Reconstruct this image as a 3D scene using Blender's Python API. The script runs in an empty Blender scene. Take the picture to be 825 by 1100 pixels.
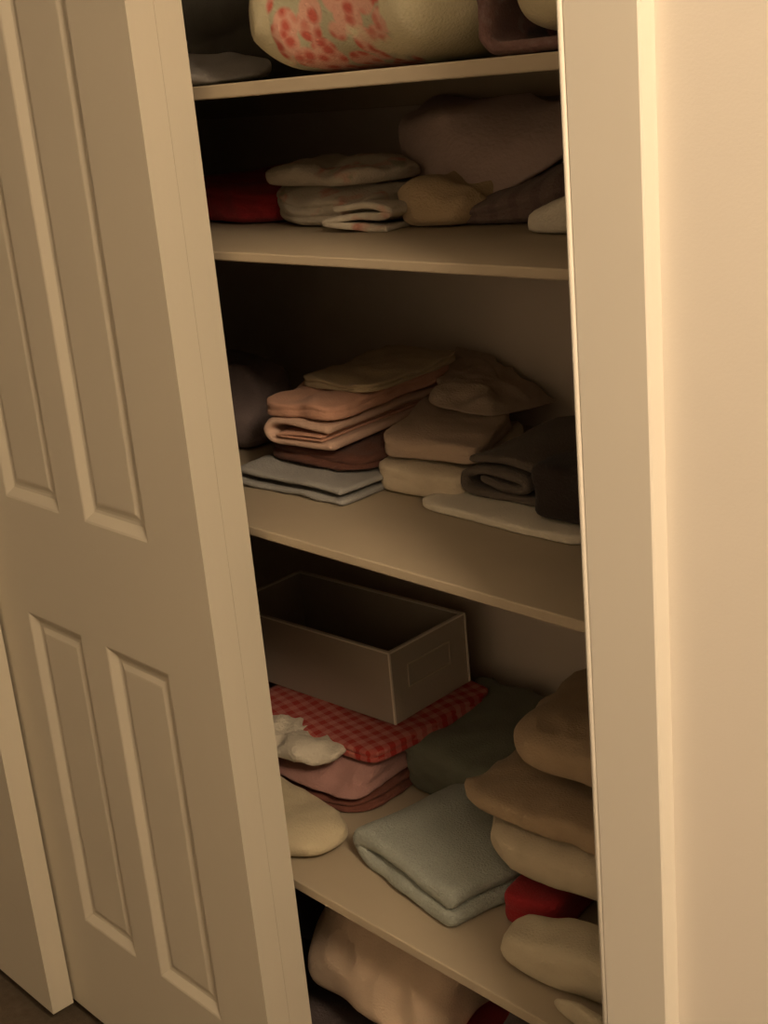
import bpy, bmesh, math, random
from mathutils import Vector, Matrix, noise
random.seed(4)
SC = bpy.context.scene
COL = SC.collection

# ------------------------------------------------------------ camera, light
CAM = Vector((0, 0, 1.44))
yaw, pit, rol = math.radians(-48.19), math.radians(18.13), math.radians(5.364)
fw = Vector((math.sin(yaw)*math.cos(pit), math.cos(yaw)*math.cos(pit), -math.sin(pit)))
r0 = Vector((math.cos(yaw), -math.sin(yaw), 0)); d0 = fw.cross(r0)
rt = r0*math.cos(rol) + d0*math.sin(rol)
dn = -r0*math.sin(rol) + d0*math.cos(rol)
cd = bpy.data.cameras.new('camera'); cam = bpy.data.objects.new('camera', cd); COL.objects.link(cam)
m = Matrix((rt, -dn, -fw)).transposed().to_4x4(); m.translation = CAM
cam.matrix_world = m
cd.sensor_fit = 'VERTICAL'; cd.sensor_height = 36; cd.lens = 1433.0/1100*36; cd.clip_start = .02
SC.camera = cam
SC.view_settings.view_transform = 'Standard'; SC.view_settings.look = 'None'
SC.view_settings.gamma = 1; SC.view_settings.use_curve_mapping = False
SC.view_settings.exposure = 0.0
w = bpy.data.worlds.new('world'); SC.world = w; w.use_nodes = True
w.node_tree.nodes['Background'].inputs[0].default_value = (1.0, .74, .50, 1)
w.node_tree.nodes['Background'].inputs[1].default_value = .15
def lamp(name, loc, power, col, size):
    l = bpy.data.lights.new(name, 'POINT'); l.energy = power; l.color = col; l.shadow_soft_size = size
    o = bpy.data.objects.new(name, l); o.location = loc; COL.objects.link(o); return o
lamp('hall_lamp_light', (0.66, .14, 2.14), 93, (1, .735, .475), .16)

def at(px, py, Y=None, Z=None):
    """point of the line of sight of a picture point at depth Y or height Z (metres)"""
    v = rt*(px-412.5) + dn*(py-550) + fw*1433
    return CAM + v*((Y-CAM.y)/v.y if Y is not None else (Z-CAM.z)/v.z)

# ------------------------------------------------------------ materials
def mat(name, col, rough=.9, bump=0, bscale=300, var=0, vscale=8, pattern=None, spec=.2, sheen=0):
    m = bpy.data.materials.new(name); m.use_nodes = True
    nt = m.node_tree; N = nt.nodes; L = nt.links; b = N['Principled BSDF']
    b.inputs['Roughness'].default_value = rough
    b.inputs['Specular IOR Level'].default_value = spec
    if sheen:
        b.inputs['Sheen Weight'].default_value = sheen
    tc = N.new('ShaderNodeTexCoord')
    col = (*col, 1)
    out = None
    if pattern: out = pattern(nt, tc.outputs['Object'], col)
    else:
        n = N.new('ShaderNodeTexNoise'); n.inputs['Scale'].default_value = vscale; n.inputs['Detail'].default_value = 6
        L.new(tc.outputs['Object'], n.inputs['Vector'])
        mx = N.new('ShaderNodeMix'); mx.data_type = 'RGBA'
        mx.inputs['A'].default_value = tuple(c*(1-var) for c in col[:3])+(1,)
        mx.inputs['B'].default_value = tuple(min(1, c*(1+var)) for c in col[:3])+(1,)
        L.new(n.outputs['Fac'], mx.inputs['Factor']); out = mx.outputs['Result']
    L.new(out, b.inputs['Base Color'])
    if bump:
        n2 = N.new('ShaderNodeTexNoise'); n2.inputs['Scale'].default_value = bscale; n2.inputs['Detail'].default_value = 3
        L.new(tc.outputs['Object'], n2.inputs['Vector'])
        bp = N.new('ShaderNodeBump'); bp.inputs['Strength'].default_value = bump; bp.inputs['Distance'].default_value = .003
        L.new(n2.outputs['Fac'], bp.inputs['Height']); L.new(bp.outputs['Normal'], b.inputs['Normal'])
    return m
def mixc(nt, fac, a, b):
    mx = nt.nodes.new('ShaderNodeMix'); mx.data_type = 'RGBA'
    for s, v in (('A', a), ('B', b)):
        if isinstance(v, tuple): mx.inputs[s].default_value = v
        else: nt.links.new(v, mx.inputs[s])
    if isinstance(fac, (int, float)): mx.inputs['Factor'].default_value = fac
    else: nt.links.new(fac, mx.inputs['Factor'])
    return mx.outputs['Result']
def mth(nt, op, a, b=None, c=None):
    n = nt.nodes.new('ShaderNodeMath'); n.operation = op
    for i, v in enumerate((a, b, c)):
        if v is None: continue
        if isinstance(v, (int, float)): n.inputs[i].default_value = v
        else: nt.links.new(v, n.inputs[i])
    return n.outputs[0]
def ramp(nt, fac, lo, hi):
    n = nt.nodes.new('ShaderNodeMapRange'); n.inputs['From Min'].default_value = lo; n.inputs['From Max'].default_value = hi
    nt.links.new(fac, n.inputs['Value']); return n.outputs['Result']
def tex(nt, kind, vec, scale, detail=2):
    n = nt.nodes.new(kind); n.inputs['Scale'].default_value = scale
    if kind == 'ShaderNodeTexNoise': n.inputs['Detail'].default_value = detail
    nt.links.new(vec, n.inputs['Vector']); return n
def gingham(nt, vec, col):
    sp = nt.nodes.new('ShaderNodeSeparateXYZ')
    mp = nt.nodes.new('ShaderNodeMapping'); mp.inputs['Rotation'].default_value = (0, 0, .2); nt.links.new(vec, mp.inputs['Vector'])
    nt.links.new(mp.outputs[0], sp.inputs[0])
    s = []
    for k in ('X', 'Y'):
        f = mth(nt, 'FRACT', mth(nt, 'ADD', mth(nt, 'MULTIPLY', sp.outputs[k], 48.0), 50.0))
        s.append(mth(nt, 'GREATER_THAN', f, .5))
    k = mth(nt, 'MULTIPLY', mth(nt, 'ADD', s[0], s[1]), .5)
    k = mth(nt, 'ADD', mth(nt, 'MULTIPLY', k, .8), .2)
    return mixc(nt, k, (.52, .20, .16, 1), col)
def floral(cx, wx, base2, c1, c2, green, scale, dens=.5):
    """printed flower clusters gathered in a band round cx (object x), wx wide"""
    def f(nt, vec, col):
        sp = nt.nodes.new('ShaderNodeSeparateXYZ'); nt.links.new(vec, sp.inputs[0])
        wob = tex(nt, 'ShaderNodeTexNoise', vec, scale*.35).outputs['Fac']
        wob2 = tex(nt, 'ShaderNodeTexNoise', vec, scale*.9, 4).outputs['Fac']
        if wx:
            dx = mth(nt, 'ABSOLUTE', mth(nt, 'SUBTRACT', sp.outputs['X'], cx))
            dx = mth(nt, 'ADD', mth(nt, 'DIVIDE', dx, wx), mth(nt, 'MULTIPLY', mth(nt, 'SUBTRACT', wob, .5), 2.4))
            mask = ramp(nt, dx, 1.05, .85)
        else:
            mask = ramp(nt, wob, 1-dens, 1-dens+.06)
        vor = tex(nt, 'ShaderNodeTexVoronoi', vec, scale)
        pet = ramp(nt, mth(nt, 'ADD', vor.outputs['Distance'], mth(nt, 'MULTIPLY', wob2, .5)), .50, .85)
        flower = mixc(nt, pet, c1, c2)
        v2 = tex(nt, 'ShaderNodeTexVoronoi', vec, scale*.5)
        gm = ramp(nt, v2.outputs['Distance'], .56, .66)
        flower = mixc(nt, gm, flower, green)
        base = mixc(nt, ramp(nt, wob2, .55, .62), col, base2)
        base = mixc(nt, .5, base, col)
        return mixc(nt, mask, base, flower)
    return f
def stripes(axis, freq, c2, amt=1):
    def f(nt, vec, col):
        sp = nt.nodes.new('ShaderNodeSeparateXYZ'); nt.links.new(vec, sp.inputs[0])
        fr = mth(nt, 'FRACT', mth(nt, 'ADD', mth(nt, 'MULTIPLY', sp.outputs[axis], freq), 20.0))
        return mixc(nt, mth(nt, 'MULTIPLY', mth(nt, 'GREATER_THAN', fr, .62), amt), col, c2)
    return f
M = {}
M['paint'] = mat('white_gloss_paint', (.72, .69, .62), .45, .05, 60, .02, spec=.35)
M['door'] = mat('door_paint', (.62, .575, .47), .55, .05, 90, .02, spec=.3)
M['wall'] = mat('wall_paint', (.80, .76, .70), .8, .06, 420, .02)
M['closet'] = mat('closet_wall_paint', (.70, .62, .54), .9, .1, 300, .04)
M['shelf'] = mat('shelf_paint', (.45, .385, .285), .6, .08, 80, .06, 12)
M['ceil'] = mat('ceiling_paint', (.8, .78, .74), .95)
M['carpet'] = mat('brown_carpet', (.13, .10, .07), 1, 1, 500, .35, 60)
def cl(n, c, **k):
    k.setdefault('bump', .5); k.setdefault('bscale', 350); k.setdefault('var', .12); k.setdefault('vscale', 30); k.setdefault('sheen', .1)
    M[n] = mat(n, c, .95, spec=.05, **k)
cl('cream_floral', (.64, .60, .42), pattern=floral(.0, .075, (.68, .64, .48, 1), (.52, .12, .09, 1), (.66, .38, .30, 1), (.44, .43, .30, 1), 62))
cl('sheet_floral', (.56, .51, .42), pattern=floral(0, 0, (.54, .49, .41, 1), (.50, .26, .20, 1), (.56, .40, .32, 1), (.34, .33, .24, 1), 60, .42))
cl('cream', (.60, .54, .36)); cl('mauve_print', (.20, .12, .11), pattern=floral(0, 0, (.26, .20, .20, 1), (.22, .08, .07, 1), (.30, .20, .19, 1), (.1, .08, .08, 1), 60, .5))
cl('grey_white', (.66, .63, .60)); cl('dark_grey_green', (.16, .15, .12)); cl('red', (.34, .03, .035)); cl('tan', (.50, .39, .25))
cl('lavender', (.52, .41, .38), bscale=160); cl('mauve_dark', (.19, .14, .13), pattern=stripes('X', 38, (.10, .07, .07, 1), .35)); cl('white', (.74, .70, .60))
cl('pink', (.56, .32, .23), bscale=420); cl('pink_pale', (.60, .42, .33), bscale=420); cl('olive_cream', (.42, .34, .22)); cl('maroon', (.13, .06, .045)); cl('pale_blue', (.34, .34, .33))
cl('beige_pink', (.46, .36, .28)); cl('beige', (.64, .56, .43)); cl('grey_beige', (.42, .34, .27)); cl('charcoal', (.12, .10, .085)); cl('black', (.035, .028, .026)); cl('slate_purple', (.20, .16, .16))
cl('gingham', (.36, .035, .03), pattern=gingham); cl('lace', (.62, .57, .47), bump=1, bscale=180); cl('rose', (.42, .24, .22)); cl('rose_dark', (.2, .08, .06))
cl('cream_knit', (.56, .49, .34), bump=.5, bscale=300); cl('teal', (.17, .18, .14)); cl('aqua', (.40, .44, .40), bump=1, bscale=380, var=.16, vscale=260)
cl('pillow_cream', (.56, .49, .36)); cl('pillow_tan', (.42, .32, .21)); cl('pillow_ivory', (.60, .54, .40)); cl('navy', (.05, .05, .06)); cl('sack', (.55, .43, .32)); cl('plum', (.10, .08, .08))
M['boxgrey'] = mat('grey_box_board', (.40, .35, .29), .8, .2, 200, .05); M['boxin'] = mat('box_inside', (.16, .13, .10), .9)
M['boxlabel'] = mat('box_label_frame', (.50, .44, .36), .7)
M['boxtrim'] = mat('box_pale_trim', (.78, .72, .62), .7)

# ------------------------------------------------------------ mesh helpers
def link(name, bm, m, parent=None, smooth=True, origin=None):
    bmesh.ops.recalc_face_normals(bm, faces=bm.faces)
    if origin is None:
        xs = [v.co for v in bm.verts]
        lo = Vector([min(c[i] for c in xs) for i in range(3)]); hi = Vector([max(c[i] for c in xs) for i in range(3)])
        origin = Vector(((lo.x+hi.x)/2, (lo.y+hi.y)/2, lo.z))
    if parent is not None: origin = parent.location.copy()
    bmesh.ops.translate(bm, verts=bm.verts, vec=-origin)
    me = bpy.data.meshes.new(name); bm.to_mesh(me); bm.free()
    for p in me.polygons: p.use_smooth = smooth
    me.materials.append(m)
    o = bpy.data.objects.new(name, me); COL.objects.link(o)
    if parent is not None: o.parent = parent
    else: o.location = origin
    return o
def tag(o, label, cat, group=None):
    o['label'] = label; o['category'] = cat
    if group: o['group'] = group
    return o
def struct(name, bm, m, smooth=False):
    o = link(name, bm, m, smooth=smooth); o['kind'] = 'structure'; return o
def bx(bm, x0, x1, y0, y1, z0, z1, bev=0):
    r = bmesh.ops.create_cube(bm, size=1)
    for v in r['verts']:
        v.co = Vector(((x0+x1)/2+v.co.x*(x1-x0), (y0+y1)/2+v.co.y*(y1-y0), (z0+z1)/2+v.co.z*(z1-z0)))
    if bev:
        es = list({e for v in r['verts'] for e in v.link_edges})
        bmesh.ops.bevel(bm, geom=es, offset=bev, segments=2, affect='EDGES', profile=.5)
    return bm
def cubegrid(nx, ny, nz):
    bm = bmesh.new()
    idx = {}
    def v(i, j, k):
        if (i, j, k) not in idx: idx[(i, j, k)] = bm.verts.new((2*i/nx-1, 2*j/ny-1, 2*k/nz-1))
        return idx[(i, j, k)]
    for k in (0, nz):
        for i in range(nx):
            for j in range(ny): bm.faces.new((v(i, j, k), v(i+1, j, k), v(i+1, j+1, k), v(i, j+1, k)))
    for j in (0, ny):
        for i in range(nx):
            for k in range(nz): bm.faces.new((v(i, j, k), v(i+1, j, k), v(i+1, j, k+1), v(i, j, k+1)))
    for i in (0, nx):
        for j in range(ny):
            for k in range(nz): bm.faces.new((v(i, j, k), v(i, j+1, k), v(i, j+1, k+1), v(i, j, k+1)))
    return bm
def slab(name, m, B, T, n=5, layers=1, groove=.06, amp=.004, freq=14, wr=.003, wfreq=25, seed=0, seg=None, sides=(1, 1, 1, 1), parent=None, flat=0):
    """soft folded body between four base points B and four top points T (front-left, front-right, back-right, back-left),
    rounded like a superellipsoid of power n, with `layers` fold layers creased into its sides"""
    B = [Vector(p) for p in B]; T = [Vector(p) for p in T]
    lx = (B[1]-B[0]).length; ly = (B[3]-B[0]).length; lz = max(.01, (T[0]-B[0]).length)
    st = .006
    nx = max(8, min(60, int(lx/st))); ny = max(8, min(60, int(ly/st))); nz = max(6, min(44, int(lz/.004)))
    nz = max(nz, layers*7)
    bm = cubegrid(nx, ny, nz)
    off = Vector((seed*7.3, seed*3.1, seed*1.7))
    for v in bm.verts:
        a, b, c = v.co
        mx = max(abs(a), abs(b), abs(c)); s = mx/((abs(a)**n+abs(b)**n+abs(c)**n)**(1/n))
        a, b, c = a*s, b*s, c*s
        ring = max(abs(a), abs(b))
        if layers > 1:
            wv = noise.noise(Vector((a*1.3, b*1.3, seed*2.2)))*.28
            t = ((c+1)/2*layers + wv) % 1.0
            g = 1-math.sqrt(max(0, 1-(2*t-1)**2))
            ph = abs(c)
            k = groove*g*(ring**6)*(1 if ph < .93 else 0)
            if a < -.6: k *= sides[3]
            if b < -.6: k *= sides[0]
            if a > .6: k *= sides[1]
            ax, ay = (lx+ly)/2/lx, (lx+ly)/2/ly
            a *= 1-k*ax; b *= 1-k*ay
            li = int((c+1)/2*layers + wv)
            sh = (noise.noise(Vector((li*3.7, seed, .5))))*.05
            a += sh*ring**4*.6; b += sh*ring**4*.5
        u, w_, z = (a+1)/2, (b+1)/2, (c+1)/2
        pb = B[0].lerp(B[1], u).lerp(B[3].lerp(B[2], u), w_)
        pt = T[0].lerp(T[1], u).lerp(T[3].lerp(T[2], u), w_)
        p = pb.lerp(pt, z)
        q = p+off
        d = Vector((noise.noise(q*freq), noise.noise(q*freq+Vector((9, 0, 0))), noise.noise(q*freq+Vector((0, 9, 0)))))*amp*2
        rg = 1-abs(noise.noise(q*wfreq))*2
        d += Vector((0, 0, 1))*(rg*wr*(1 if c > -.5 else 0))
        d += Vector((a, b, 0))*(rg*wr)
        d.z *= max(0, min(1, (z)*2.5))           # underside stays flat on what carries it
        v.co = p+d
    zmin = min(B[i].z for i in range(4))
    for v in bm.verts:
        v.co.z = max(v.co.z, zmin+.0005)
    return link(name, bm, m, parent)
def rect(fl, fr, depth, skew=0, z0=0, z1=None, grow=0, top=None):
    """base and top corner lists from the front edge fl-fr running back by depth"""
    fl = Vector((fl[0], fl[1])); fr = Vector((fr[0], fr[1])); u = (fr-fl).normalized(); n = Vector((-u.y, u.x))
    if n.y < 0: n = -n
    bd = n*depth+u*skew
    pts = [fl, fr, fr+bd, fl+bd]
    B = [(p.x, p.y, z0) for p in pts]
    z1 = z1 if isinstance(z1, (tuple, list)) else [z1]*4
    c = sum(pts, Vector((0, 0)))/4
    T = []
    for i, p in enumerate(pts):
        q = c+(p-c)*(1+grow); T.append((q.x, q.y, z1[i]))
    return B, T
def ribbon(name, m, path, t, O, udir, length, dz=0, du=0, amp=.002, seed=0, nv=40, taper=0, parent=None, res=8):
    """cloth of thickness t laid along path [(u,z)...] (its fold section) and running back by length"""
    P = [Vector((a, b)) for a, b in path]
    pts = []
    for i in range(len(P)-1):
        p0 = P[max(i-1, 0)]; p1 = P[i]; p2 = P[i+1]; p3 = P[min(i+2, len(P)-1)]
        for k in range(res):
            s = k/res
            pts.append(.5*((2*p1)+(-p0+p2)*s+(2*p0-5*p1+4*p2-p3)*s*s+(-p0+3*p1-3*p2+p3)*s**3))
    pts.append(P[-1])
    L = []; R = []
    for i, p in enumerate(pts):
        tg = (pts[min(i+1, len(pts)-1)]-pts[max(i-1, 0)]).normalized(); nn = Vector((-tg.y, tg.x))
        L.append(p+nn*t/2); R.append(p-nn*t/2)
    def cap(p, tg):
        nn = Vector((-tg.y, tg.x)); return [p+(nn*math.cos(a)+tg*math.sin(a))*t/2 for a in (math.pi/4, math.pi/2, 3*math.pi/4)]
    loop = L+cap(pts[-1], (pts[-1]-pts[-2]).normalized())+R[::-1]+cap(pts[0], (pts[0]-pts[1]).normalized())[::1]
    u = Vector((math.cos(udir), math.sin(udir), 0)); vd = Vector((-math.sin(udir), math.cos(udir), 0)); O = Vector(O)
    bm = bmesh.new(); rings = []
    zm = min(p.y for p in loop)
    um = sum(p.x for p in loop)/len(loop)
    for j in range(nv+1):
        s = j/nv; ring = []
        e = min(s, 1-s)*length
        rr = t*.5
        sh = 1 if e > rr else (1-(1-e/rr)**2)**.5
        for i, p in enumerate(loop):
            # mid-line of this loop point to round the cut ends
            pi = min(i, len(pts)-1) if i < len(pts) else (len(pts)-1 if i < len(pts)+3 else (max(0, 2*len(pts)+3-1-i)))
            mid = pts[pi]
            q2 = mid+(p-mid)*(.35+.65*sh)
            uu = q2.x*(1-taper*s)+du*s+um*taper*s
            q = O+u*uu+vd*(s*length)+Vector((0, 0, q2.y-zm+dz*s))
            nq = q*16+Vector((seed*5, 0, 0))
            q += Vector((noise.noise(nq), noise.noise(nq+Vector((0, 7, 0))), noise.noise(nq+Vector((7, 0, 0)))*.6))*amp*2
            q += vd*noise.noise(Vector((q2.x*20, q2.y*60, seed)))*amp*2*(1-s)
            ring.append(bm.verts.new(q))
        rings.append(ring)
    n = len(loop)
    for a, b in zip(rings, rings[1:]):
        for i in range(n): bm.faces.new((a[i], a[(i+1) % n], b[(i+1) % n], b[i]))
    for r_ in (rings[0], rings[-1]):
        k = len(pts)
        for i in range(k-1): bm.faces.new((r_[i], r_[i+1], r_[k+3+k-2-i], r_[k+3+k-1-i]))
        bm.faces.new([r_[k-1], r_[k], r_[k+1], r_[k+2], r_[k+3]])
        bm.faces.new([r_[2*k+2], r_[2*k+3], r_[2*k+4], r_[2*k+5], r_[0]])
    zb = O.z
    for v in bm.verts: v.co.z = max(v.co.z, zb)
    return link(name, bm, m, parent)

# ------------------------------------------------------------ the setting
YW, YC = .782, .765            # hall wall face, casing face
ZH = 2.07                       # head of the closet opening
XR = -.629; XL = -2.44          # opening sides
bm = bmesh.new()
bx(bm, XR+.018, 2.6, YW, YW+.1, 0, 2.44)
bx(bm, XL-.018, XR+.018, YW, YW+.1, ZH+.018, 2.44)
bx(bm, -4.2, XL-.018, YW, YW+.1, 0, 2.44)
struct('wall_front', bm, M['wall'])
struct('wall_opposite', bx(bmesh.new(), -4.2, 2.6, -2.3, -2.2, 0, 2.44), M['wall'])
struct('floor', bx(bmesh.new(), -4.2, 2.6, -2.3, 1.55, -.05, 0), M['carpet'])
struct('ceiling', bx(bmesh.new(), -4.2, 2.6, -2.3, 1.55, 2.44, 2.5), M['ceil'])
struct('wall_back', bx(bmesh.new(), -2.62, -.42, 1.42, 1.5, 0, 2.44), M['closet'])
struct('wall_left', bx(bmesh.new(), -2.62, -2.54, YW+.1, 1.42, 0, 2.44), M['closet'])
struct('wall_right', bx(bmesh.new(), -.5, -.42, YW+.1, 1.42, 0, 2.44), M['closet'])

def casing(name, x0, x1, inner):
    """vertical door casing with a thin bead along the opening side"""
    bm = bmesh.new()
    prof = [(0, 0), (0, -.0155), (.0015, -.017), (.012, -.017), (.05, -.017), (.0645, -.017), (.066, -.0155), (.066, 0)]
    w_ = abs(x1-x0); sgn = 1 if x1 > x0 else -1
    rings = []
    for z in (0, ZH+.07):
        rings.append([bm.verts.new((x0+sgn*p[0]*w_/.066, YW+p[1], z)) for p in prof])
    for i in range(len(prof)-1): bm.faces.new((rings[0][i], rings[0][i+1], rings[1][i+1], rings[1][i]))
    bm.faces.new(rings[0]); bm.faces.new(rings[1][::-1]); bm.faces.new((rings[0][-1], rings[0][0], rings[1][0], rings[1][-1]))
    return struct(name, bm, M['paint'])
casing('trim_1', XR+.0045, XR+.069, 0)
casing('trim_2', XL-.006, XL-.070, 0)
struct('trim_3', bx(bmesh.new(), XL-.07, XR+.07, YC, YW, ZH+.006, ZH+.07, .002), M['paint'])
# jambs: their front edge stands a hair proud and rounded beside the casing
bm = bmesh.new()
bx(bm, XR, XR+.018, YW-.012, YW+.118, 0, ZH, .001)
bmesh.ops.create_cone(bm, cap_ends=True, segments=16, radius1=.0026, radius2=.0026, depth=ZH, matrix=Matrix.Translation((XR+.0022, YW-.0155, ZH/2)))
struct('trim_4', bm, M['paint'], True)
struct('trim_5', bx(bmesh.new(), XL-.018, XL, YW-.0185, YW+.118, 0, ZH, .0025), M['paint'])
struct('trim_6', bx(bmesh.new(), XL-.018, XR+.018, YW-.0185, YW+.118, ZH, ZH+.018), M['paint'])

def door(name, x0, x1, y0, y1, z0=.028, z1=2.055, panels=True):
    """moulded six-panel leaf; front face at y0"""
    bm = bmesh.new()
    W = x1-x0
    cs = [(.119*W/.589, .266*W/.589)]; cs.append((W-.260*W/.589, W-.113*W/.589))
    rows = [(.224, .750), (.925, 1.62), (1.72, 1.94)]
    X = [x0, x0+cs[0][0], x0+cs[0][1], x0+cs[1][0], x0+cs[1][1], x1]
    Z = [z0]+[z for r_ in rows for z in r_]+[z1]
    for (yy, s) in ((y0, 1), (y1, -1)):
        for i in range(5):
            for j in range(len(Z)-1):
                q = [(X[i], Z[j]), (X[i+1], Z[j]), (X[i+1], Z[j+1]), (X[i], Z[j+1])]
                ring = [bm.verts.new((a, yy, b)) for a, b in q]
                if i in (1, 3) and j % 2 == 1:
                    for ins, dep in ((.003, .001), (.014, .0085), (.018, .0092), (.022, .0088), (.029, .0062), (.032, .0058)):
                        nr = [bm.verts.new((a+(ins if k in (0, 3) else -ins), yy+s*dep, b+(ins if k in (0, 1) else -ins))) for k, (a, b) in enumerate(q)]
                        for k in range(4): bm.faces.new((ring[k], ring[(k+1) % 4], nr[(k+1) % 4], nr[k]))
                        ring = nr
                bm.faces.new(ring)
    bmesh.ops.remove_doubles(bm, verts=bm.verts, dist=1e-5)
    for (xa) in (x0, x1):
        pass
    # side skins
    f0 = [(x0, z0), (x1, z0), (x1, z1), (x0, z1)]
    bm.verts.ensure_lookup_table()
    def edgeline(yy, side):
        if side == 'b': L = [v for v in bm.verts if abs(v.co.y-yy) < 1e-5 and abs(v.co.z-z0) < 1e-5]; L.sort(key=lambda v: v.co.x)
        if side == 't': L = [v for v in bm.verts if abs(v.co.y-yy) < 1e-5 and abs(v.co.z-z1) < 1e-5]; L.sort(key=lambda v: v.co.x)
        if side == 'l': L = [v for v in bm.verts if abs(v.co.y-yy) < 1e-5 and abs(v.co.x-x0) < 1e-5]; L.sort(key=lambda v: v.co.z)
        if side == 'r': L = [v for v in bm.verts if abs(v.co.y-yy) < 1e-5 and abs(v.co.x-x1) < 1e-5]; L.sort(key=lambda v: v.co.z)
        return L
    for s in 'btlr':
        a = edgeline(y0, s); b = edgeline(y1, s)
        for k in range(len(a)-1): bm.faces.new((a[k], a[k+1], b[k+1], b[k]))
    return struct(name, bm, M['door'])
door('door_1', -2.405, -1.782, .7665, .8045)
door('door_2', -1.815, -1.226, .810, .8445)
door('door_3', -1.818, -1.226, .8448, .8800)
# head track that carries the three sliding leaves
struct('trim_7', bx(bmesh.new(), XL, XR, .80, .89, 2.058, ZH), M['paint'])

# ------------------------------------------------------------ shelves
SZ = [1.4445, 1.2665, .936, .439]
for z, th_, lb in zip(SZ, (.0145, .0105, .012, .0145), ['white painted closet shelf at eye level, highest in view, under the rose-print comforter',
                      'white painted closet shelf under the red cloth and the floral sheets',
                      'white painted closet shelf under the pink towels and the charcoal towel',
                      'white painted closet shelf under the gingham cloth and the folded aqua towel, lowest in view']):
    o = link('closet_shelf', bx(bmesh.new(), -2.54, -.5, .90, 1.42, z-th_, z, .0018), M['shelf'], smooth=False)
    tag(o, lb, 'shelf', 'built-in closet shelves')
    for zz in (0,):
        c = link('cleat', bx(bmesh.new(), -2.54, -.5, 1.40, 1.42, z-.052, z-th_, .001), M['shelf'], parent=o, smooth=False)

# ------------------------------------------------------------ shelf 1 (top)
z = SZ[0]
B, T = rect((-1.26, .935), (-.885, .925), .30, 0, z, 1.68)
o = slab('comforter', M['cream_floral'], B, T, n=3.8, amp=.009, freq=8, wr=.004, wfreq=14, seed=1)
tag(o, 'cream comforter with coral rose print, rolled up at front of the top shelf', 'comforter')
o = ribbon('quilt', M['mauve_print'], [(.24, .006), (.06, .006), (.012, .010), (.006, .04), (.012, .09), (.016, .16)], .012, (-.885, .955, z+.0005), 0, .22, amp=.003, seed=3)
tag(o, 'dark mauve patterned quilt squeezed between two cream bundles on the top shelf', 'quilt')
B, T = rect((-.858, .95), (-.52, .94), .22, 0, z+.014, 1.60)
o = slab('blanket', M['cream'], B, T, n=6, amp=.006, freq=9, wr=.003, seed=2)
tag(o, 'plain yellow cream blanket on the top shelf against the right jamb', 'blanket')
B, T = rect((-1.69, 1.12), (-1.43, 1.04), .12, 0, z, [1.495, 1.452, 1.47, 1.50])
o = slab('pillowcase', M['grey_white'], B, T, n=3.2, amp=.004, freq=14, wr=.0015, seed=4)
tag(o, 'crumpled pale grey cloth lying on the top shelf left of the rose comforter', 'cloth')
B, T = rect((-1.80, 1.26), (-1.22, 1.25), .14, 0, z, 1.66)
o = slab('folded_blanket', M['dark_grey_green'], B, T, n=6, layers=3, amp=.006, seed=5)
tag(o, 'dark olive grey blanket at back left of the top shelf', 'blanket')

# ------------------------------------------------------------ shelf 2
z = SZ[1]
B, T = rect((-1.62, 1.10), (-1.385, 1.075), .20, 0, z, [1.322, 1.31, 1.32, 1.33])
o = slab('folded_cloth', M['red'], B, T, n=5, layers=3, groove=.03, amp=.004, seed=6)
tag(o, 'deep red folded cloth on the second shelf beside the floral sheets', 'cloth')
# floral sheets: two folded sheets, one on the other
B, T = rect((-1.392, 1.085), (-1.195, 1.075), .14, 0, z, [z+.046, z+.040, z+.046, z+.046])
o = slab('folded_sheet', M['sheet_floral'], B, T, n=4.5, layers=3, groove=.06, amp=.005, freq=20, wr=.004, wfreq=22, seed=3)
tag(o, 'cream floral bed sheet folded in layers, lower one beside the red cloth', 'bed sheet', 'folded floral sheets')
zt = z+.047
B, T = rect((-1.395, 1.08), (-1.20, 1.085), .13, 0, zt, [zt+.026, zt+.020, zt+.026, zt+.030])
o = slab('folded_sheet', M['sheet_floral'], B, T, n=3.6, layers=1, amp=.005, freq=18, wr=.004, seed=8)
tag(o, 'cream floral bed sheet puffed up on top of the layered floral sheet', 'bed sheet', 'folded floral sheets')
o = ribbon('pillowcase', M['sheet_floral'], [(.09, .004), (.04, .004), (.004, .008), (.03, .014), (.08, .017), (.10, .024), (.06, .028), (.02, .025)], .008, (-1.225, 1.035, z+.0005), .3, .05, amp=.005, seed=9)
tag(o, 'rumpled cream pillowcase at the right end of the floral sheets', 'pillowcase')
B, T = rect((-1.158, 1.085), (-1.05, 1.10), .10, .0, z, [z+.048, z+.020, z+.055, z+.07])
o = slab('napkin', M['tan'], B, T, n=2.6, amp=.007, freq=22, wr=.005, seed=10)
tag(o, 'crumpled mustard tan cloth between floral sheets and lavender blanket', 'cloth')
# lavender blanket draped over darker striped one
B = [at(432, 206, Y=1.235), at(513, 245, Y=1.13), at(625, 150, Y=1.25), (-1.10, 1.40, z+.06)]
T = [at(428, 128, Y=1.24), at(478, 122, Y=1.22), at(625, 104, Y=1.30), at(450, 102, Y=1.40)]
o = slab('blanket', M['lavender'], B, T, n=7, amp=.006, freq=9, wr=.004, wfreq=12, seed=11)
tag(o, 'big lavender grey blanket slumped to the right on the second shelf', 'blanket')
B, T = rect((-1.085, 1.115), (-.93, 1.145), .16, .0, z, [z+.010, z+.062, z+.08, z+.04])
o = slab('folded_throw', M['mauve_dark'], B, T, n=5, layers=2, amp=.003, wr=.002, seed=12)
tag(o, 'dark mauve striped throw folded under the lavender blanket', 'throw')
B, T = rect((-.945, 1.08), (-.78, 1.06), .12, .0, z, [z+.012, z+.075, z+.075, z+.05])
o = slab('folded_cloth', M['white'], B, T, n=6, layers=1, amp=.003, seed=13)
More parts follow.
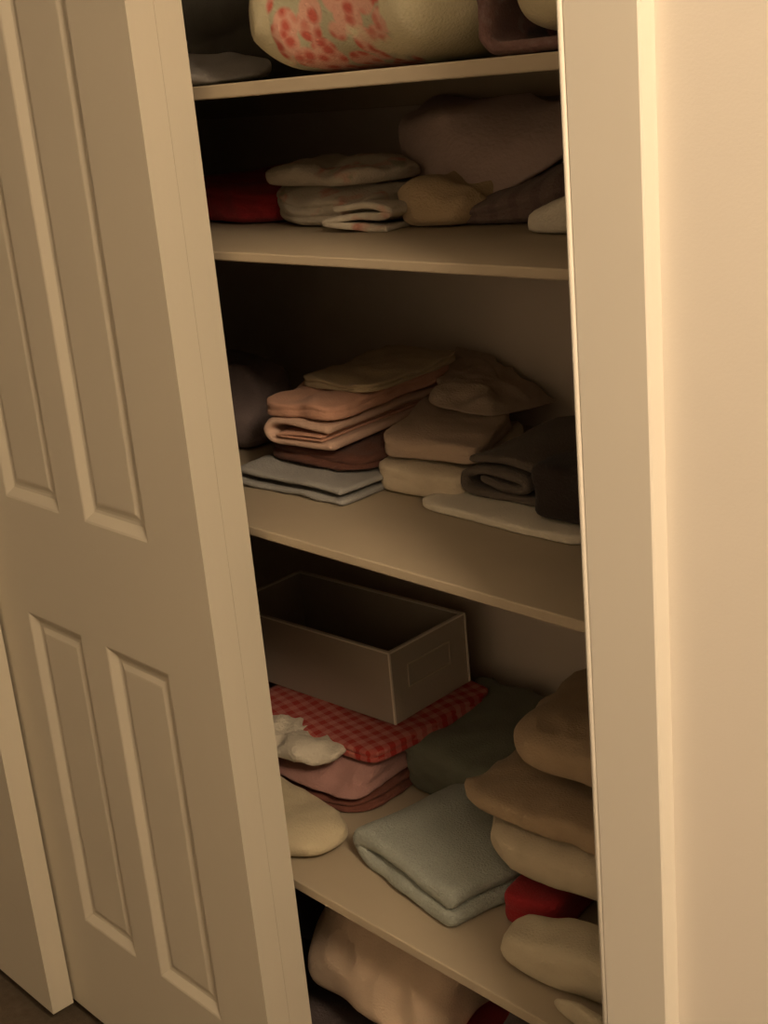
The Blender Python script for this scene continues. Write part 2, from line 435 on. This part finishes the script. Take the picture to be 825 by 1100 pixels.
tag(o, 'white folded cloth at right end of the second shelf, half hidden by the jamb', 'cloth')

# ------------------------------------------------------------ shelf 3
z = SZ[2]
B, T = rect((-1.68, 1.09), (-1.49, 1.10), .10, 0, z, [z+.14, z+.13, z+.12, z+.13])
o = slab('folded_blanket', M['slate_purple'], B, T, n=4, layers=2, groove=.03, amp=.006, seed=14)
tag(o, 'dark purple grey blanket behind the door edge on the third shelf', 'blanket')
o = ribbon('folded_cloth', M['pale_blue'], [(.19, .004), (.10, .004), (.01, .006), (-.002, .014), (.01, .022), (.10, .020), (.19, .018)], .0085, (-1.40, 1.00, z+.0005), .04, .16, amp=.004, seed=15)
tag(o, 'pale blue grey cloth folded flat under the maroon towel, third shelf', 'cloth')
B, T = rect((-1.395, 1.035), (-1.215, 1.055), .22, 0, z+.027, [z+.058, z+.05, z+.055, z+.055])
o = slab('folded_towel', M['maroon'], B, T, n=5, layers=2, amp=.003, seed=16)
tag(o, 'dark maroon towel folded between pale blue cloth and pink towels', 'towel')
zp = z+.058
d = math.radians(8)
o = ribbon('folded_towel', M['pink_pale'], [(.110, .004), (.06, .003), (.014, .005), (.001, .017), (.014, .029), (.06, .029), (.105, .025)], .0115, (-1.358, 1.02, zp), d, .275, dz=-.002, du=-.005, amp=.002, seed=17)
tag(o, 'pale pink towel with an open rounded fold, lowest of the pink towels', 'towel', 'pink towels')
o = ribbon('hand_towel', M['pink'], [(.100, .000), (.06, .000), (.022, .001), (.06, .0045), (.098, .0045)], .0036, (-1.358, 1.018, zp+.0125), d, .27, amp=.0006, seed=71)
tag(o, 'thin salmon cloth tucked inside the open fold of the pale pink towel', 'towel')
B, T = rect((-1.362, 1.022), (-1.238, 1.04), .27, -.005, zp+.037, zp+.060)
o = slab('folded_towel', M['pink'], B, T, n=7, layers=2, groove=.02, amp=.003, freq=18, seed=19)
tag(o, 'salmon pink towel folded thick, between the pale pink towel and the olive one', 'towel', 'pink towels')
B, T = rect((-1.355, 1.085), (-1.232, 1.10), .195, -.005, zp+.062, [zp+.076, zp+.074, zp+.078, zp+.078])
o = slab('hand_towel', M['olive_cream'], B, T, n=8, layers=2, amp=.002, seed=20)
tag(o, 'olive cream hand towel lying on top of the pink towels', 'towel')
# leaning pile of beige sheets
B, T = rect((-1.215, 1.075), (-1.085, 1.10), .24, -.05, z+.0, [z+.036, z+.030, z+.040, z+.040])
o = slab('folded_sheet', M['beige'], B, T, n=9, layers=2, groove=.03, amp=.003, seed=21)
tag(o, 'beige bed sheet folded flat, bottom of the leaning sheet pile', 'bed sheet', 'leaning pile of beige sheets')
B, T = rect((-1.215, 1.095), (-1.08, 1.125), .17, -.045, z+.041, [z+.068, z+.064, z+.074, z+.080])
o = slab('folded_sheet', M['beige_pink'], B, T, n=8, layers=2, groove=.03, amp=.003, seed=22)
tag(o, 'pinkish beige bed sheet folded over the flat beige sheet', 'bed sheet', 'leaning pile of beige sheets')
B = [(-1.235, 1.19, z+.082), (-1.135, 1.205, z+.074), (-1.155, 1.39, z+.05), (-1.29, 1.39, z+.05)]
T = [at(474, 405, Y=1.27), at(520, 412, Y=1.275), at(528, 385, Y=1.40), at(484, 372, Y=1.40)]
o = slab('folded_sheet', M['grey_beige'], B, T, n=6, layers=1, amp=.004, wr=.006, wfreq=30, seed=23)
tag(o, 'grey beige bed sheet slumped on top of the leaning pile, against the wall', 'bed sheet', 'leaning pile of beige sheets')
# white flat cloth, charcoal roll, black bundle
a = at(445, 545, Z=z); b = at(632, 583, Z=z)
B = [(a.x, a.y, z), (-.87, 1.05, z), (-.86, 1.22, z), (-1.10, 1.23, z)]
T = [(x, y, z+.010) for x, y, q in B]
o = slab('placemat', M['white'], B, T, n=9, amp=.001, wr=.0008, seed=24)
tag(o, 'flat white cloth spread under the charcoal towel at right of third shelf', 'cloth')
o = ribbon('rolled_towel', M['charcoal'], [(.03, .020), (.06, .017), (.09, .020), (.085, .032), (.04, .034), (.006, .024), (.012, .006), (.06, .004), (.10, .006), (.13, .020), (.12, .038), (.07, .050), (.02, .046)], .0105, (-1.082, 1.095, z+.0105), .12, .20, dz=0, amp=.004, seed=25)
tag(o, 'charcoal grey green towel rolled loosely on the flat white cloth', 'towel')
B, T = rect((-.955, 1.075), (-.80, 1.085), .12, 0, z+.0115, [z+.075, z+.085, z+.08, z+.075])
o = slab('pouch', M['black'], B, T, n=7, layers=1, amp=.003, seed=26)
tag(o, 'black fabric bundle at right end of the third shelf by the jamb', 'pouch')

# ------------------------------------------------------------ shelf 4
z = SZ[3]
# base pile under the gingham
B, T = rect((-1.80, 1.04), (-1.295, 1.04), .30, 0, z, z+.027)
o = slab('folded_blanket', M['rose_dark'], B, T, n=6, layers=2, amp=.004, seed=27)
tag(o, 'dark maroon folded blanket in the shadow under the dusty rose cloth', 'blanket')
B = [(-1.62, 1.02, z+.028), (-1.275, 1.035, z+.028), (-1.345, 1.34, z+.028), (-1.72, 1.34, z+.028)]
T = [(-1.62, 1.05, z+.078), (-1.29, 1.075, z+.068), (-1.36, 1.34, z+.078), (-1.72, 1.34, z+.078)]
o = slab('folded_cloth', M['rose'], B, T, n=8, layers=2, groove=.03, amp=.004, seed=28)
tag(o, 'dusty rose cloth folded beneath the red gingham tablecloth', 'cloth')
zg = z+.08
g = [at(292, 772, Z=zg+.02), at(402, 812, Z=zg+.02), at(530, 738, Z=zg+.02)]
B = [(g[0].x-.08, g[0].y-.01, zg), (g[1].x, g[1].y, zg), (g[2].x, g[2].y, zg), (g[0].x-.10, g[2].y-.02, zg)]
T = [(x, y, zg+.02) for x, y, q in B]
o = slab('tablecloth', M['gingham'], B, T, n=14, layers=2, groove=.02, amp=.002, wr=.0015, seed=29)
tag(o, 'red and white gingham tablecloth folded flat under the grey storage box', 'tablecloth')
# storage box
zb = zg+.023
ca = at(425, 779, Z=zb)
root = bpy.data.objects.new('storage_box', None); root.location = (ca.x, ca.y, zb); root.rotation_euler = (0, 0, math.radians(4)); COL.objects.link(root)
tag(root, 'open grey storage box with pale edges standing on the gingham tablecloth', 'box')
def bpart(name, bm, m):
    me = bpy.data.meshes.new(name); bmesh.ops.recalc_face_normals(bm, faces=bm.faces); bm.to_mesh(me); bm.free(); me.materials.append(m)
    o = bpy.data.objects.new(name, me); COL.objects.link(o); o.parent = root; return o
BW, BD, BH, th = .36, .17, .112, .004
bpart('bottom_panel', bx(bmesh.new(), -BW+th, -th, th, BD-th, 0, th), M['boxin'])
bpart('front_panel', bx(bmesh.new(), -BW, 0, 0, th, 0, BH), M['boxgrey'])
bpart('back_panel', bx(bmesh.new(), -BW, 0, BD-th, BD, 0, BH), M['boxgrey'])
bpart('side_panel', bx(bmesh.new(), -th, 0, th, BD-th, 0, BH), M['boxgrey'])
bpart('side_panel', bx(bmesh.new(), -BW, -BW+th, th, BD-th, 0, BH), M['boxgrey'])
bm = bmesh.new()
for (x0, x1, y0, y1) in ((-BW-.001, .001, -.001, th+.001), (-BW-.001, .001, BD-th-.001, BD+.001), (-th-.001, .001, th, BD-th), (-BW-.001, -BW+th+.001, th, BD-th)):
    bx(bm, x0, x1, y0, y1, BH, BH+.003, .0006)
bpart('rim_binding', bm, M['boxtrim'])
for x0, y0 in ((-.0015, -.0015), (-.0015, BD-.0015), (-BW-.0015, -.0015), (-BW-.0015, BD-.0015)):
    bpart('corner_binding', bx(bmesh.new(), x0, x0+.003, y0, y0+.003, .001, BH), M['boxtrim'])
bm = bmesh.new()
for (y0, y1, z0, z1) in ((.035, .13, .082, .084), (.035, .13, .047, .049), (.035, .037, .049, .082), (.128, .13, .049, .082)):
    bx(bm, 0, .002, y0, y1, z0, z1)
bpart('label_holder', bm, M['boxlabel'])

B = [(-1.56, .985, z+.070), at(352, 832, Z=z+.079), at(392, 800, Z=z+.079), (-1.58, 1.06, z+.079)]
T = [(-1.56, .985, z+.108), at(345, 822, Z=z+.090), at(385, 795, Z=z+.095), (-1.58, 1.06, z+.108)]
o = slab('doily', M['lace'], B, T, n=3, amp=.006, freq=25, wr=.006, wfreq=30, seed=30)
tag(o, 'crumpled white lace doily at front left of the gingham cloth', 'doily')
B, T = rect((-1.50, .910), (-1.245, .910), .115, 0, z, [z+.042, z+.040, z+.045, z+.050])
o = slab('knitted_blanket', M['cream_knit'], B, T, n=2.7, amp=.003, freq=14, wr=.0015, seed=31)
tag(o, 'rounded cream knitted bundle at front left of the lowest shelf', 'blanket')

# dark green towel behind aqua towel
B, T = rect((-1.30, 1.155), (-1.05, 1.165), .22, -.04, z, [z+.078, z+.080, z+.10, z+.095])
o = slab('folded_towel', M['teal'], B, T, n=9, layers=3, groove=.03, amp=.004, seed=32)
tag(o, 'dark green towel folded behind the aqua towel', 'towel')
# aqua towel
fl = at(382, 925, Z=z); fr = at(491, 1006, Z=z)
ud = math.atan2(fr.y-fl.y, fr.x-fl.x); W = (fr-fl).length
pth = [(W-.006, .008), (W*.5, .007), (.02, .009), (0, .028), (.02, .048), (W*.5, .047), (W-.02, .040)]
o = ribbon('folded_towel', M['aqua'], [(W-.010, .012), (W*.5, .012), (.035, .012), (.012, .026), (.035, .041), (W*.5, .043), (W-.008, .040)], .0255, (fl.x-.010, fl.y, z+.0005), ud, .185, amp=.003, seed=33)
tag(o, 'thick pale aqua terry towel folded double at the shelf edge', 'towel')

# red cloth between aqua towel and pillows
a = at(540, 992, Z=z)
B, T = rect((a.x, a.y), (a.x+.075, a.y+.012), .13, 0, z, z+.048)
o = slab('folded_cloth', M['red'], B, T, n=8, layers=2, groove=.03, amp=.002, wr=.001, seed=34)
tag(o, 'bright red folded cloth between aqua towel and the cream pillows', 'cloth')
# right-hand pile
def pil(name, m, tip, z0, h, w_, dd, rot, lb, cat, n=2.6, sd=0, tipdrop=0, layers=1):
    c, s = math.cos(rot), math.sin(rot)
    def pt(u, v): return (tip[0]+u*c-v*s, tip[1]+u*s+v*c)
    q = [pt(0, 0), pt(w_, 0), pt(w_, dd), pt(0, dd)]
    B = [(x, y, z0) for x, y in q]; T = [(x, y, z0+h) for x, y in q]
    T[0] = (T[0][0], T[0][1], z0+h-tipdrop); T[3] = (T[3][0], T[3][1], z0+h-tipdrop)
    o = slab(name, m, B, T, n=n, layers=layers, amp=.004, freq=10, wr=.003, seed=sd)
    return tag(o, lb, cat, 'pillows and cushions piled at the right of the lowest shelf')
pil('pillow', M['pillow_ivory'], (-.822, .912), z+.0, .030, .28, .01, .0, 'cream pillow poking out lowest at the right shelf edge', 'pillow', 3, 40)
pil('pillow', M['pillow_ivory'], (-.922, .925), z+.0, .062, .34, .07, .18, 'cream pillow in front of the red cloth, its rounded end bulging forward', 'pillow', 3.4, 41)
pil('pillow', M['pillow_cream'], (-1.003, .978), z+.063, .062, .42, .26, .28, 'cream pillow with a smooth rolled end, under the pointed tan cushion', 'pillow', 3.6, 42)
pil('cushion', M['pillow_tan'], (-1.068, 1.03), z+.130, .044, .42, .28, .0, 'tan cushion with a sharp corner pointing left', 'cushion', 12, 43, .026)
pil('cushion', M['pillow_tan'], (-1.01, 1.05), z+.176, .060, .42, .26, .2, 'plump tan cushion on top of the pillow pile', 'cushion', 4.5, 44)

# ------------------------------------------------------------ below shelf 4 (closet floor)
B, T = rect((-1.78, .96), (-1.00, .96), .40, 0, 0, .13)
o = slab('folded_blanket', M['plum'], B, T, n=6, layers=4, amp=.004, seed=50)
tag(o, 'dark blanket folded on the closet floor beneath the red one', 'blanket')
B, T = rect((-1.185, .97), (-1.00, .965), .32, 0, .132, .20)
o = slab('folded_blanket', M['red'], B, T, n=6, layers=3, amp=.004, seed=51)
tag(o, 'red blanket folded under the blush pillow below the lowest shelf', 'blanket')
B = [(-1.335, .93, .202), (-1.07, .955, .202), (-1.06, 1.16, .202), (-1.36, 1.16, .202)]
T = [(-1.285, .985, .385), (-1.06, .995, .395), (-1.08, 1.16, .40), (-1.32, 1.16, .39)]
o = slab('pillow', M['sack'], B, T, n=5, amp=.009, freq=9, wr=.008, wfreq=13, seed=52)
tag(o, 'blush cream pillow stuffed in below the lowest shelf', 'pillow')
B, T = rect((-1.80, 1.02), (-1.375, 1.04), .28, 0, .134, .36)
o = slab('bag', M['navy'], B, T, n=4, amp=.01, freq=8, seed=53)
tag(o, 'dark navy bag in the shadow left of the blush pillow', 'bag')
B, T = rect((-.985, .95), (-.62, .94), .30, 0, 0, .34)
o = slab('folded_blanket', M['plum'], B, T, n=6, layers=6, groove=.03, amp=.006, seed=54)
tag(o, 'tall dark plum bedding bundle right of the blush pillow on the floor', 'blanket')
